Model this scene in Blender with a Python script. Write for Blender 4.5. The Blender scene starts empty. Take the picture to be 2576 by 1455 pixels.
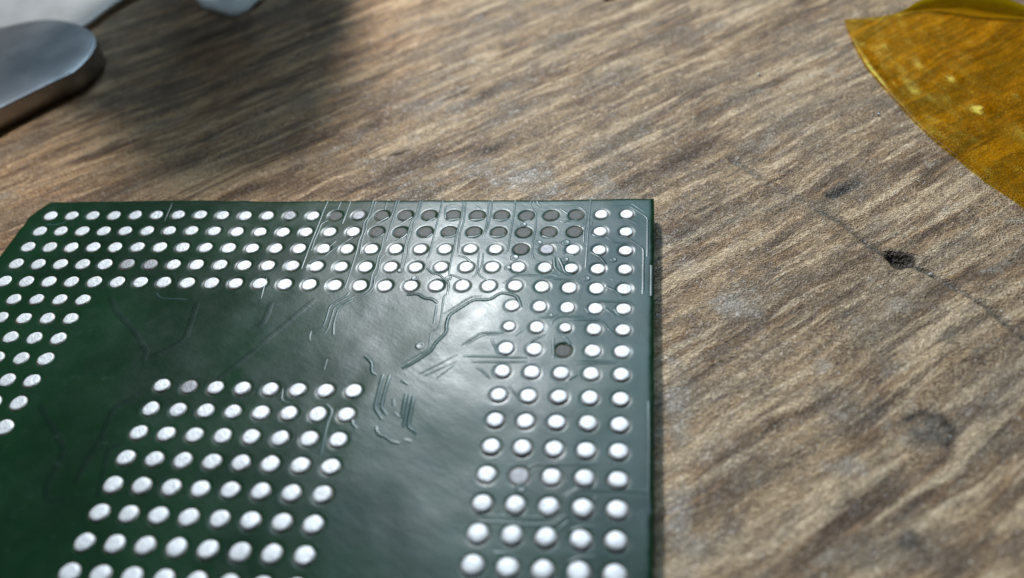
import bpy, math, random
import numpy as np
from mathutils import Matrix, Vector

scene = bpy.context.scene
col = scene.collection
R = math.radians
# one unit = one pad pitch of the chip; z = 0 is the chip's upper face
TABLE_Z = -0.95

# ------------------------------------------------------------------ camera
cam_d = bpy.data.cameras.new("camera")
cam = bpy.data.objects.new("camera", cam_d)
col.objects.link(cam)
rx = Vector((0.988654, 0.112382, -0.099671))
ry = -Vector((0.012149, -0.721175, -0.692646))
rz = -Vector((-0.149721, 0.683576, -0.714358))
m = Matrix((rx, ry, rz)).transposed().to_4x4()
m.translation = Vector((0.6811, -26.0114, 22.8901))
cam.matrix_world = m
cam_d.sensor_width = 36.0
cam_d.lens = 36.0 * 2183.375 / 2576.0
cam_d.clip_start = 0.5
cam_d.clip_end = 1000.0
cam_d.dof.use_dof = True
cam_d.dof.focus_distance = 34.0
cam_d.dof.aperture_fstop = 0.0305 / 0.60
scene.camera = cam

# ------------------------------------------------------------------ light
world = bpy.data.worlds.new("World")
scene.world = world
world.use_nodes = True
bg = world.node_tree.nodes["Background"]
bg.inputs[0].default_value = (1.0, 0.90, 0.78, 1)
bg.inputs[1].default_value = 0.02


def lamp(name, az, el, dist, w, h, e_normal, color, shape='RECTANGLE', at=(-8, 0, 0)):
    d = bpy.data.lights.new(name, 'AREA')
    d.shape = shape
    d.size, d.size_y = w, h
    d.energy = e_normal * math.pi * dist * dist
    d.color = color
    o = bpy.data.objects.new(name, d)
    col.objects.link(o)
    v = Vector((math.sin(R(az)) * math.cos(R(el)), math.cos(R(az)) * math.cos(R(el)), math.sin(R(el))))
    o.location = Vector(at) + v * dist
    o.rotation_euler = v.to_track_quat('Z', 'Y').to_euler()
    return o


key = lamp("desk_lamp", -16.5, 46.5, 90, 6.5, 6.5, 3.0, (0.96, 0.98, 1.0), 'DISK', (-6, -6, 0))
lamp("window_light", -5, 49.5, 500, 275, 285, 2.25, (0.52, 0.78, 1.0), 'RECTANGLE', (-3, -5, 0))

scene.view_settings.view_transform = 'Standard'
scene.view_settings.look = 'None'
scene.view_settings.exposure = 0.0
scene.view_settings.gamma = 1.0


# ------------------------------------------------------------------ helpers
def tag(o, label=None, category=None, group=None, kind=None):
    for k, v in (('label', label), ('category', category), ('group', group), ('kind', kind)):
        if v:
            o[k] = v
    return o


def link(name, me, mat=None, parent=None, smooth=True):
    o = bpy.data.objects.new(name, me)
    col.objects.link(o)
    if mat is not None:
        for mm in (mat if isinstance(mat, (list, tuple)) else [mat]):
            if mm.name not in [x.name for x in me.materials if x]:
                me.materials.append(mm)
    if smooth and len(me.polygons):
        me.polygons.foreach_set('use_smooth', np.ones(len(me.polygons), bool))
    if parent:
        o.parent = parent
    return o


def empty(name, loc=(0, 0, 0)):
    o = bpy.data.objects.new(name, None)
    o.empty_display_size = 0.5
    o.location = loc
    col.objects.link(o)
    return o


def mesh(name, verts, faces):
    me = bpy.data.meshes.new(name)
    me.from_pydata([tuple(map(float, v)) for v in verts], [], faces)
    me.update()
    return me


def grid_mesh(name, X, Y, Z, flip=False):
    ny, nx = X.shape
    me = bpy.data.meshes.new(name)
    co = np.stack([X, Y, Z], -1).reshape(-1, 3).astype(np.float32)
    idx = np.arange(nx * ny).reshape(ny, nx)
    q = np.stack([idx[:-1, :-1], idx[:-1, 1:], idx[1:, 1:], idx[1:, :-1]], -1).reshape(-1, 4)
    if flip:
        q = q[:, ::-1]
    me.vertices.add(len(co))
    me.vertices.foreach_set('co', co.ravel())
    me.loops.add(q.size)
    me.loops.foreach_set('vertex_index', q.ravel().astype(np.int32))
    me.polygons.add(len(q))
    me.polygons.foreach_set('loop_start', (np.arange(len(q)) * 4).astype(np.int32))
    me.polygons.foreach_set('loop_total', np.full(len(q), 4, np.int32))
    me.update(calc_edges=True)
    return me


def vnoise(x, y, seed=0):
    x = np.asarray(x, float)
    y = np.asarray(y, float)
    rs = np.random.RandomState(seed)
    T = rs.rand(256, 256) * 2 - 1
    xi = np.floor(x).astype(int)
    yi = np.floor(y).astype(int)
    fx, fy = x - xi, y - yi
    fx = fx * fx * fx * (fx * (fx * 6 - 15) + 10)
    fy = fy * fy * fy * (fy * (fy * 6 - 15) + 10)
    a, b = T[xi % 256, yi % 256], T[(xi + 1) % 256, yi % 256]
    c, d = T[xi % 256, (yi + 1) % 256], T[(xi + 1) % 256, (yi + 1) % 256]
    return (a * (1 - fx) + b * fx) * (1 - fy) + (c * (1 - fx) + d * fx) * fy


def sstep(a, b, x):
    t = np.clip((x - a) / (b - a), 0, 1)
    return t * t * (3 - 2 * t)


def seg_dist(X, Y, pts):
    D = np.full(X.shape, 1e9)
    for (ax, ay), (bx, by) in zip(pts[:-1], pts[1:]):
        dx, dy = bx - ax, by - ay
        t = np.clip(((X - ax) * dx + (Y - ay) * dy) / (dx * dx + dy * dy), 0, 1)
        D = np.minimum(D, np.hypot(X - ax - t * dx, Y - ay - t * dy))
    return D


# ------------------------------------------------------------------ material kit
class NT:
    def __init__(self, name):
        self.m = bpy.data.materials.new(name)
        self.m.use_nodes = True
        self.t = self.m.node_tree
        self.n = self.t.nodes
        self.p = self.n["Principled BSDF"]
        self.out = self.n["Material Output"]
        self.co = self.n.new("ShaderNodeTexCoord")

    def l(self, a, b):
        self.t.links.new(a, b)

    def put(self, sock, v):
        if hasattr(v, 'is_linked') or isinstance(v, bpy.types.NodeSocket):
            self.l(v, sock)
        else:
            if isinstance(v, tuple) and len(v) == 3 and sock.type == 'RGBA':
                v = v + (1,)
            sock.default_value = v

    def mapping(self, rot=0.0, scale=(1, 1, 1), loc=(0, 0, 0), src=None):
        a = self.n.new("ShaderNodeMapping")
        a.vector_type = 'POINT'
        a.inputs['Rotation'].default_value = (0, 0, rot)
        self.l(src or self.co.outputs['Object'], a.inputs['Vector'])
        b = self.n.new("ShaderNodeMapping")
        b.inputs['Scale'].default_value = scale
        b.inputs['Location'].default_value = loc
        self.l(a.outputs[0], b.inputs['Vector'])
        return b.outputs[0]

    def noise(self, vec, scale=1, detail=4, rough=0.55, dist=0.0):
        a = self.n.new("ShaderNodeTexNoise")
        a.inputs['Scale'].default_value = scale
        a.inputs['Detail'].default_value = detail
        a.inputs['Roughness'].default_value = rough
        a.inputs['Distortion'].default_value = dist
        self.l(vec, a.inputs['Vector'])
        return a.outputs['Fac']

    def voro(self, vec, scale=1, feature='DISTANCE_TO_EDGE'):
        a = self.n.new("ShaderNodeTexVoronoi")
        a.feature = feature
        a.inputs['Scale'].default_value = scale
        self.l(vec, a.inputs['Vector'])
        return a.outputs['Distance']

    def math(self, op, a, b=0.0, c=None, clamp=False):
        k = self.n.new("ShaderNodeMath")
        k.operation = op
        k.use_clamp = clamp
        self.put(k.inputs[0], a)
        self.put(k.inputs[1], b)
        if c is not None:
            self.put(k.inputs[2], c)
        return k.outputs[0]

    def rng(self, v, a, b, c=0.0, d=1.0, smooth=True):
        k = self.n.new("ShaderNodeMapRange")
        k.interpolation_type = 'SMOOTHSTEP' if smooth else 'LINEAR'
        self.put(k.inputs['Value'], v)
        for nme, x in (('From Min', a), ('From Max', b), ('To Min', c), ('To Max', d)):
            k.inputs[nme].default_value = x
        return k.outputs['Result']

    def ramp(self, v, stops):
        k = self.n.new("ShaderNodeValToRGB")
        e = k.color_ramp.elements
        while len(e) < len(stops):
            e.new(0.5)
        for el, (p, c) in zip(e, stops):
            el.position = p
            el.color = c + (1,)
        self.l(v, k.inputs[0])
        return k.outputs[0]

    def mix(self, f, a, b, mode='MIX'):
        k = self.n.new("ShaderNodeMix")
        k.data_type = 'RGBA'
        k.blend_type = mode
        self.put(k.inputs['Factor'], f)
        self.put(k.inputs['A'], a)
        self.put(k.inputs['B'], b)
        return k.outputs['Result']

    def bump(self, h, strength=1.0, dist=0.05, normal=None):
        k = self.n.new("ShaderNodeBump")
        k.inputs['Strength'].default_value = strength
        k.inputs['Distance'].default_value = dist
        self.l(h, k.inputs['Height'])
        if normal is not None:
            self.l(normal, k.inputs['Normal'])
        return k.outputs[0]

    def set(self, **kw):
        names = dict(color='Base Color', rough='Roughness', metal='Metallic', normal='Normal',
                     spec='Specular IOR Level', coat='Coat Weight', coatr='Coat Roughness', ior='IOR',
                     coatn='Coat Normal')
        for k, v in kw.items():
            self.put(self.p.inputs[names[k]], v)
        return self.m


def wood_material():
    t = NT("worn_wood")
    g = R(-39)
    base = t.mapping(g)
    wob = t.n.new("ShaderNodeTexNoise")
    wob.inputs['Scale'].default_value = 0.16
    wob.inputs['Detail'].default_value = 3
    t.l(base, wob.inputs['Vector'])
    add = t.n.new("ShaderNodeVectorMath")
    add.operation = 'MULTIPLY_ADD'
    t.l(wob.outputs['Color'], add.inputs[0])
    add.inputs[1].default_value = (0.9, 1.0, 0)
    t.l(base, add.inputs[2])
    v = add.outputs[0]

    def sc(s, loc=(0, 0, 0)):
        return t.mapping(0, s, loc, v)
    n1 = t.noise(sc((0.10, 0.62, 1)), 1, 4, 0.6)
    n2 = t.noise(sc((0.30, 2.3, 1), (7, 3, 0)), 1, 4, 0.62, 0.4)
    n3 = t.noise(sc((0.8, 6.0, 1), (1, 9, 0)), 1, 3, 0.6, 0.3)
    s = t.math('ADD', t.math('MULTIPLY', n1, 0.42), t.math('MULTIPLY', n2, 0.42))
    s = t.math('ADD', s, t.math('MULTIPLY', n3, 0.16))
    s = t.math('MULTIPLY_ADD', t.math('SUBTRACT', s, 0.5), 3.1, 0.5)
    c = t.ramp(s, [(0.20, (0.075, 0.048, 0.031)), (0.36, (0.150, 0.100, 0.065)), (0.50, (0.25, 0.165, 0.095)),
                   (0.62, (0.40, 0.275, 0.16)), (0.80, (0.66, 0.53, 0.37))])
    n4 = t.noise(sc((0.11, 1.25, 1), (5, 6, 0)), 1, 3, 0.55, 0.2)
    n5 = t.noise(sc((0.16, 3.0, 1), (15, 26, 0)), 1, 2, 0.5, 0.2)
    brk2 = t.rng(n2, 0.36, 0.52, 0.15, 0.9)
    c = t.mix(t.math('MULTIPLY', t.rng(n4, 0.545, 0.61), brk2), c, (0.70, 0.57, 0.40))
    c = t.mix(t.math('MULTIPLY', t.rng(n5, 0.575, 0.635), t.math('MULTIPLY', brk2, 0.7)), c, (0.74, 0.63, 0.46))
    c = t.mix(t.rng(n4, 0.38, 0.45, 0.72, 0.0), c, (0.085, 0.053, 0.034))
    # short crinkled fibres of the embossed top layer
    fv = t.mapping(0, (3.6, 4.6, 1), (0, 0, 0), v)
    fn = t.n.new("ShaderNodeTexNoise")
    fn.inputs['Scale'].default_value = 1.0
    fn.inputs['Detail'].default_value = 2
    fn.inputs['Distortion'].default_value = 1.1
    t.l(fv, fn.inputs['Vector'])
    worm = t.math('ABSOLUTE', t.math('SUBTRACT', fn.outputs['Fac'], 0.5))
    fib = t.rng(worm, 0.0, 0.085, 1.0, 0.0)
    cv = t.n.new("ShaderNodeVectorMath")
    cv.operation = 'MULTIPLY_ADD'
    dn = t.n.new("ShaderNodeTexNoise")
    dn.inputs['Scale'].default_value = 3.2
    dn.inputs['Detail'].default_value = 2
    t.l(v, dn.inputs['Vector'])
    t.l(dn.outputs['Color'], cv.inputs[0])
    cv.inputs[1].default_value = (0.30, 0.30, 0)
    t.l(v, cv.inputs[2])
    cell = t.voro(t.mapping(0, (4.6, 6.6, 1), (0, 0, 0), cv.outputs[0]), 1.0)
    fib2 = t.rng(cell, 0.02, 0.20, 1.0, 0.0)
    fn2 = t.noise(t.mapping(0, (5.5, 7.5, 1), (3, 1, 0), v), 1, 2, 0.6, 1.0)
    fibm = t.rng(t.noise(sc((0.20, 0.55, 1), (11, 2, 0)), 1, 4, 0.6), 0.40, 0.56)
    pit = t.math('MULTIPLY', t.rng(cell, 0.10, 0.36), t.rng(fn2, 0.36, 0.58, 1.0, 0.3))
    c = t.mix(t.math('MULTIPLY', pit, t.math('MULTIPLY_ADD', fibm, 0.72, 0.10)), c, (0.165, 0.078, 0.022))
    c = t.mix(t.math('MULTIPLY', t.math('MAXIMUM', fib, t.math('MULTIPLY', fib2, 0.8)),
                     t.math('MULTIPLY_ADD', fibm, 0.56, 0.07)), c, (0.66, 0.53, 0.36))
    # grey film of dust and dried flux in blotches
    film = t.noise(t.mapping(0, (0.22, 0.42, 1), (4, 8, 0), v), 1, 6, 0.62)
    filmf = t.rng(film, 0.48, 0.64)
    film2 = t.noise(t.mapping(0, (0.75, 1.25, 1), (14, 8, 0), v), 1, 4, 0.6)
    filmf2 = t.rng(film2, 0.52, 0.66)
    c = t.mix(t.math('MULTIPLY', filmf, 0.62), c, (0.255, 0.222, 0.183))
    c = t.mix(t.math('MULTIPLY', filmf2, 0.50), c, (0.165, 0.130, 0.105))
    pale = t.rng(t.noise(t.mapping(0, (0.5, 0.9, 1), (24, 5, 0), v), 1, 5, 0.65), 0.58, 0.72)
    c = t.mix(t.math('MULTIPLY', pale, 0.55), c, (0.52, 0.49, 0.44))
    gr = t.n.new("ShaderNodeAttribute")
    gr.attribute_name = 'grime'
    ch = t.n.new("ShaderNodeAttribute")
    ch.attribute_name = 'char'
    brk = t.rng(film2, 0.30, 0.62, 0.55, 1.0)
    c = t.mix(t.math('MULTIPLY', gr.outputs['Fac'], brk), c, (0.135, 0.127, 0.113))
    c = t.mix(t.math('MULTIPLY', ch.outputs['Fac'], 0.95), c, t.mix(t.rng(fn2, 0.40, 0.62), (0.018, 0.014, 0.011), (0.055, 0.046, 0.037)))
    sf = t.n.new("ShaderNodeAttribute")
    sf.attribute_name = 'scuff_glint'  # pale scuffs together with painted sheen
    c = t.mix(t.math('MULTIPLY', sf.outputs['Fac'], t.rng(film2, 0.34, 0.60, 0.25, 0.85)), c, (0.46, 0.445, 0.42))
    c = t.mix(1.0, c, (1.07, 0.95, 0.835), 'MULTIPLY')
    sx = t.n.new("ShaderNodeSeparateXYZ")
    t.l(t.co.outputs['Object'], sx.inputs[0])
    c = t.mix(t.rng(sx.outputs[0], -16.0, -8.0, 1.0, 0.0), c, t.mix(1.0, c, (1.10, 0.96, 0.84), 'MULTIPLY'))  # warmer tint on the left wood, put in to brown its shade
    grit = t.noise(t.co.outputs['Object'], 13, 2, 0.6)
    c = t.mix(t.rng(grit, 0.35, 0.70, 0.0, 0.20), c, (0.075, 0.05, 0.03))
    spark = t.rng(t.noise(t.co.outputs['Object'], 9.0, 1, 0.5), 0.70, 0.78)  # bright specks: glints painted into the wood colour
    c = t.mix(t.math('MULTIPLY', spark, 0.6), c, (0.75, 0.72, 0.66))
    rough = t.math('MULTIPLY_ADD', t.math('MAXIMUM', t.math('MAXIMUM', filmf, filmf2), sf.outputs['Fac']), -0.17, 0.50)
    h = t.math('ADD', t.math('MULTIPLY', fib, 0.55), t.math('MULTIPLY', n2, 1.3))
    h = t.math('ADD', h, t.math('MULTIPLY', fib2, 0.40))
    h = t.math('ADD', h, t.math('MULTIPLY', grit, 0.35))
    h = t.math('ADD', h, t.math('MULTIPLY', film2, 1.0))
    nb = t.bump(h, 1.0, 0.060)
    return t.set(color=c, rough=rough, normal=nb, spec=0.40)


def mask_material(name, colour, dark=0.0):
    t = NT(name)
    v = t.mapping(R(25), (1, 1, 1))
    n = t.noise(v, 0.22, 4, 0.6)
    c = t.mix(t.rng(n, 0.35, 0.65), colour, tuple(x * 0.62 for x in colour))
    spk = t.noise(t.co.outputs['Object'], 1.1, 5, 0.7)
    c = t.mix(t.rng(spk, 0.56, 0.78, 0, 0.35), c, (0.05, 0.075, 0.065))
    b1 = t.noise(t.mapping(R(32), (1.0, 2.6, 1)), 1.3, 5, 0.6)
    b2 = t.noise(t.co.outputs['Object'], 9, 3, 0.6)
    b3 = t.noise(t.co.outputs['Object'], 0.55, 2, 0.5)
    h = t.math('ADD', t.math('MULTIPLY', b1, 0.24), t.math('MULTIPLY', b2, 0.10))
    h = t.math('ADD', h, t.math('MULTIPLY', b3, 0.5))
    nb = t.bump(h, 0.42, 0.05)
    rr = t.rng(t.noise(t.co.outputs['Object'], 0.7, 4, 0.6), 0.3, 0.7, 0.28, 0.36)
    return t.set(color=c, rough=rr, normal=nb, spec=0.27)


def solder_material(name, colour, rough, metal, bump=0.5):
    t = NT(name)
    oi = t.n.new("ShaderNodeObjectInfo")
    vec = t.n.new("ShaderNodeVectorMath")
    vec.operation = 'MULTIPLY_ADD'
    t.l(oi.outputs['Random'], vec.inputs[0])
    vec.inputs[1].default_value = (37, 53, 0)
    t.l(t.co.outputs['Object'], vec.inputs[2])
    n = t.noise(vec.outputs[0], 6, 4, 0.65, 0.5)
    n2 = t.noise(vec.outputs[0], 17, 3, 0.6)
    c = t.mix(t.rng(n, 0.35, 0.68), colour, tuple(x * 0.80 for x in colour))
    c = t.mix(t.rng(oi.outputs['Random'], 0, 1, 0, 0.34, False), c, tuple(x * 0.66 for x in colour))
    h = t.math('ADD', n, t.math('MULTIPLY', n2, 0.45))
    return t.set(color=c, rough=rough, metal=metal, normal=t.bump(h, bump, 0.05))


def plain(name, colour, rough=0.5, metal=0.0, nscale=3.0, amount=0.25, bump=0.15, bdist=0.03):
    t = NT(name)
    n = t.noise(t.co.outputs['Object'], nscale, 5, 0.6)
    c = t.mix(t.rng(n, 0.3, 0.7), colour, tuple(x * (1 - amount) for x in colour))
    return t.set(color=c, rough=rough, metal=metal, normal=t.bump(n, bump, bdist))


def steel_material():
    t = NT("brushed_steel")
    v = t.mapping(R(-52), (0.25, 16, 1))
    n = t.noise(v, 1.5, 4, 0.6)
    n2 = t.noise(t.co.outputs['Object'], 0.5, 3)
    c = t.mix(t.rng(n2, 0.35, 0.65), (0.46, 0.44, 0.435), (0.36, 0.345, 0.345))
    return t.set(color=c, rough=t.rng(n, 0.3, 0.7, 0.36, 0.39), metal=1.0, normal=t.bump(n, 0.03, 0.02))


def tape_material(name, opaque, tint):
    t = NT(name)
    n = t.noise(t.co.outputs['Object'], 1.1, 5, 0.6)
    f = t.noise(t.co.outputs['Object'], 5.0, 4, 0.65, 0.6)
    cr = t.n.new("ShaderNodeTexNoise")
    cr.inputs['Scale'].default_value = 0.9
    cr.inputs['Detail'].default_value = 3
    cr.inputs['Distortion'].default_value = 0.8
    t.l(t.mapping(R(20), (1, 1.7, 1), (9, 1, 0)), cr.inputs['Vector'])
    crease = t.rng(t.math('ABSOLUTE', t.math('SUBTRACT', cr.outputs['Fac'], 0.5)), 0.0, 0.022, 1.0, 0.0)
    hh = t.math('ADD', n, t.math('MULTIPLY', f, 0.22))
    nb = t.bump(t.math('ADD', hh, t.math('MULTIPLY', crease, 0.12)), 0.22, 0.08)
    tr = t.n.new("ShaderNodeBsdfTransparent")
    tr.inputs[0].default_value = (1.0, 0.848, 0.24, 1)
    di = t.n.new("ShaderNodeBsdfDiffuse")
    t.put(di.inputs[0], t.mix(t.rng(n, 0.35, 0.65), (0.70, 0.32, 0.003), (0.58, 0.28, 0.004)))
    tl = t.n.new("ShaderNodeBsdfTranslucent")
    tl.inputs[0].default_value = tint + (1,)
    gl = t.n.new("ShaderNodeBsdfGlossy")
    gl.inputs['Roughness'].default_value = 0.24
    t.l(nb, gl.inputs['Normal'])
    t.l(nb, di.inputs['Normal'])
    fr = t.n.new("ShaderNodeFresnel")
    fr.inputs[0].default_value = 1.5
    t.l(nb, fr.inputs['Normal'])
    m1 = t.n.new("ShaderNodeMixShader")
    m1.inputs[0].default_value = 0.55
    t.l(di.outputs[0], m1.inputs[1])
    t.l(tl.outputs[0], m1.inputs[2])
    m2 = t.n.new("ShaderNodeMixShader")
    loose = t.rng(t.noise(t.mapping(R(-30), (0.55, 1.1, 1), (3, 2, 0)), 1, 5, 0.65, 0.8), 0.60, 0.68, 0.0, 0.14)
    t.put(m2.inputs[0], t.math('ADD', loose, t.rng(f, 0.3, 0.7, opaque - 0.04, opaque + 0.04)))
    t.l(tr.outputs[0], m2.inputs[1])
    t.l(m1.outputs[0], m2.inputs[2])
    m3 = t.n.new("ShaderNodeMixShader")
    t.l(t.math('MULTIPLY', fr.outputs[0], 0.22), m3.inputs[0])
    t.l(m2.outputs[0], m3.inputs[1])
    t.l(gl.outputs[0], m3.inputs[2])
    t.l(m3.outputs[0], t.out.inputs[0])
    return t.m


M_wood = wood_material()
M_mask = mask_material("green_solder_mask", (0.0065, 0.034, 0.0120))
M_trace = mask_material("mask_over_copper", (0.034, 0.074, 0.060))
M_dark = mask_material("mask_over_gap", (0.0062, 0.027, 0.0125))
M_mould = plain("black_mould", (0.02, 0.02, 0.022), 0.55)
M_solder = solder_material("tinned_solder", (0.86, 0.84, 0.835), 0.48, 0.18, 0.45)
M_dull = solder_material("dull_solder", (0.36, 0.345, 0.35), 0.55, 0.35)
M_bare = solder_material("oxidised_copper", (0.088, 0.078, 0.064), 0.6, 0.0, 0.5)
M_flux = plain("brown_flux", (0.10, 0.058, 0.026), 0.6, 0, 4)
M_steel = steel_material()
M_tape = tape_material("amber_film", 0.05, (0.80, 0.62, 0.008))
M_tape_edge = tape_material("amber_film_creased", 0.72, (0.62, 0.56, 0.010))

# ------------------------------------------------------------------ table top
def lines(a, b, step, fine=None, fstep=0.05):
    if fine is None:
        return np.arange(a, b, step)
    return np.concatenate([np.arange(a, fine[0], step), np.arange(fine[0], fine[1], fstep), np.arange(fine[1], b, step)])


SCR = [(4.37, 4.75), (5.73, 3.12), (6.74, 2.09), (8.26, 0.76), (9.1, -0.49), (9.57, -1.15), (10.15, -1.46),
       (11.05, -2.18), (11.72, -2.88), (12.57, -3.74), (13.43, -5.18)]


def build_table():
    xs = np.concatenate([np.linspace(-90, -42, 12), lines(-41, 21, 0.10, (9.2, 11.3)), np.linspace(22, 60, 8)])
    ys = np.concatenate([np.linspace(-60, -20, 8), lines(-19, 24, 0.10, (-2.6, -0.3)), np.linspace(25, 70, 10)])
    X, Y = np.meshgrid(xs, ys)
    a = R(39)
    U, V = X * math.cos(a) + Y * math.sin(a), -X * math.sin(a) + Y * math.cos(a)
    Z = np.full(X.shape, TABLE_Z)
    Z += 0.022 * vnoise(U * 0.22, V * 1.5, 1) + 0.016 * vnoise(U * 0.6 + 9, V * 3.2, 2) + 0.012 * vnoise(U * 2.1, V * 3.0, 3)
    d = seg_dist(X, Y, SCR)
    w = 0.13 + 0.07 * vnoise(X * 0.9, Y * 0.9, 5)
    Z -= 0.10 * np.exp(-(d / w) ** 2)
    Z += 0.025 * np.exp(-((d - 0.32) / 0.16) ** 2)
    ang = np.arctan2(Y + 1.46, X - 10.15)
    r = np.hypot((X - 10.15) / 1.12, Y + 1.46) / (0.51 + 0.05 * np.sin(3 * ang + 1) + 0.012 * np.sin(7 * ang))
    Z -= 0.30 * (1 - sstep(0.35, 1.08, r)) * (0.85 + 0.15 * vnoise(X * 6, Y * 6, 8))
    Z += 0.05 * np.exp(-((r - 1.25) / 0.22) ** 2)
    for (cx, cy, rx_, ry_, dep) in ((8.6, 2.5, 0.55, 0.16, 0.10), (6.1, 1.3, 0.5, 0.12, 0.07), (2.4, 0.0, 0.6, 0.1, 0.08),
                                    (2.9, -0.35, 0.25, 0.07, 0.07), (3.4, -6.6, 0.5, 0.1, 0.08), (6.2, -4.2, 0.3, 0.1, 0.06),
                                    (-10.8, 5.2, 0.6, 0.06, 0.06), (1.6, 4.2, 0.7, 0.07, 0.05), (-2.7, 13.2, 1.2, 0.05, 0.05)):
        uu = (X - cx) * math.cos(0.5) + (Y - cy) * math.sin(0.5)
        vv = -(X - cx) * math.sin(0.5) + (Y - cy) * math.cos(0.5)
        Z -= dep * np.exp(-(uu / rx_) ** 2 - (vv / ry_) ** 2)
    me = grid_mesh("table_top", X, Y, Z)
    G = 1.0 * np.exp(-(d / (w * 1.35)) ** 2) * (0.65 + 0.5 * vnoise(X * 1.3, Y * 1.3, 41))
    for (sx, sy, sa, sb, sg) in ((8.6, 2.6, 0.9, 0.35, 0.9), (7.7, 1.4, 0.9, 0.5, 0.5), (9.75, -9.15, 0.9, 0.55, 1.0), (3.3, -6.2, 0.6, 0.3, 0.6),
                                 (4.4, -11.2, 0.9, 0.3, 0.55), (8.3, -12.9, 0.5, 0.3, 0.8), (7.9, -11.0, 0.8, 0.25, 0.6), (2.9, -0.4, 0.5, 0.2, 0.6),
                                 (5.2, -1.9, 0.7, 0.3, 0.5), (11.5, -4.8, 1.2, 0.35, 0.5), (5.4, 4.6, 0.9, 0.4, 0.5), (-12, 6.5, 1.0, 0.4, 0.5)):
        uu = (X - sx) * math.cos(0.6) + (Y - sy) * math.sin(0.6)
        vv = -(X - sx) * math.sin(0.6) + (Y - sy) * math.cos(0.6)
        q = np.hypot(uu / sa, vv / sb) + 0.45 * vnoise(X * 2.2, Y * 2.2, 42)
        G = np.maximum(G, sg * (1 - sstep(0.4, 1.1, q)))
    CHR = 1 - sstep(0.72, 1.16, r + 0.10 * vnoise(X * 5, Y * 5, 43))
    CHR = np.maximum(CHR, 0.85 * np.exp(-(d / 0.065) ** 2) * sstep(-0.35, 0.25, vnoise(X * 0.8, Y * 0.8, 44)))
    arc = seg_dist(X, Y, [(9.0, -8.75), (9.55, -8.4), (10.1, -8.6), (10.3, -9.1), (10.0, -9.7)])
    CHR = np.maximum(CHR, 0.95 * np.exp(-((arc / (0.15 + 0.06 * vnoise(X * 3, Y * 3, 45))) ** 2)))
    for (sx, sy, sa, sb, sg) in ((8.6, 2.5, 0.85, 0.24, 1.0), (6.1, 1.35, 0.45, 0.09, 0.6), (2.5, 0.0, 0.55, 0.08, 0.7), (2.85, -0.3, 0.3, 0.06, 0.6),
                                 (3.4, -6.6, 0.45, 0.08, 0.6), (5.6, -2.0, 0.28, 0.08, 0.6), (2.2, 6.4, 0.5, 0.06, 0.6), (7.4, 8.0, 0.35, 0.06, 0.6),
                                 (6.6, -11.9, 0.45, 0.14, 0.5), (8.6, -13.3, 0.16, 0.35, 0.5), (4.6, -8.0, 0.8, 0.07, 0.45), (-6.0, 5.0, 0.6, 0.06, 0.5)):
        uu = (X - sx) * math.cos(0.55) + (Y - sy) * math.sin(0.55)
        vv = -(X - sx) * math.sin(0.55) + (Y - sy) * math.cos(0.55)
        CHR = np.maximum(CHR, sg * np.exp(-((np.hypot(uu / sa, vv / sb) + 0.5 * vnoise(X * 3, Y * 3, 46)) ** 2)))
    SC = np.zeros(X.shape)  # pale scuffs, plus sheen glints painted into the colour by the chip's right edge
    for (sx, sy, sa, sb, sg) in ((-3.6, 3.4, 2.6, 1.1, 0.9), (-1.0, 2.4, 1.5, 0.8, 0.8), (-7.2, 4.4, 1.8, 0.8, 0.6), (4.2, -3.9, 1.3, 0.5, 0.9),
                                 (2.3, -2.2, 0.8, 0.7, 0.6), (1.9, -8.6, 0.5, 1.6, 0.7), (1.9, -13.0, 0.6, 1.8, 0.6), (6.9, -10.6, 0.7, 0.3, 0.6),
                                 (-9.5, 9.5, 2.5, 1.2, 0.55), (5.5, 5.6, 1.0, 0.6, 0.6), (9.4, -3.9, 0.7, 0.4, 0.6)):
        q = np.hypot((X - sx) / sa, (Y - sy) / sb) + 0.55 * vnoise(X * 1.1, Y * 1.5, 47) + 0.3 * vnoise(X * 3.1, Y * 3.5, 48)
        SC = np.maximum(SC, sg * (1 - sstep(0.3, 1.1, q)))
    for nme, arr in (('scuff_glint', SC), ('grime', np.clip(G, 0, 1)), ('char', CHR)):
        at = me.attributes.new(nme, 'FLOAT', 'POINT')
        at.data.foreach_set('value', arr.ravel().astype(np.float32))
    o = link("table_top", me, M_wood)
    tag(o, kind='structure')
    return o


build_table()

# ------------------------------------------------------------------ the chip
chip = tag(empty("circuit_chip", (-12.5, -12.5, TABLE_Z)),
           "green ball grid chip lying face down with rows of silver pads on the wood", "chip")
CH = Matrix.Translation((12.5, 12.5, -TABLE_Z))      # children carry chip-grid coordinates


def part(name, me, mat, smooth=True):
    o = link(name, me, mat, chip, smooth)
    o.location = (12.5, 12.5, -TABLE_Z)
    return o


bare, dull, small = set(), set(), {(4, 6), (2, 6)}
for i in list(range(2, 11)) + [12]:
    bare.add((i, 0))
for i in range(2, 11):
    bare.add((i, 1))
bare |= {(4, 2), (2, 7)}
dull |= {(11, 0), (14, 0), (3, 2), (19, 3), (20, 3), (3, 12), (15, 9)}
PADS = []
for j in range(0, 5):
    for i in range(26):
        PADS.append((i, j, 'rim'))
for j in range(5, 17):
    for i in range(5):
        PADS.append((i, j, 'right'))
for j in range(5, 13):
    for i in range(21, 26):
        PADS.append((i, j, 'left'))
for j in range(9, 17):
    for i in range(9, 17):
        PADS.append((i, j, 'mid'))


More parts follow.
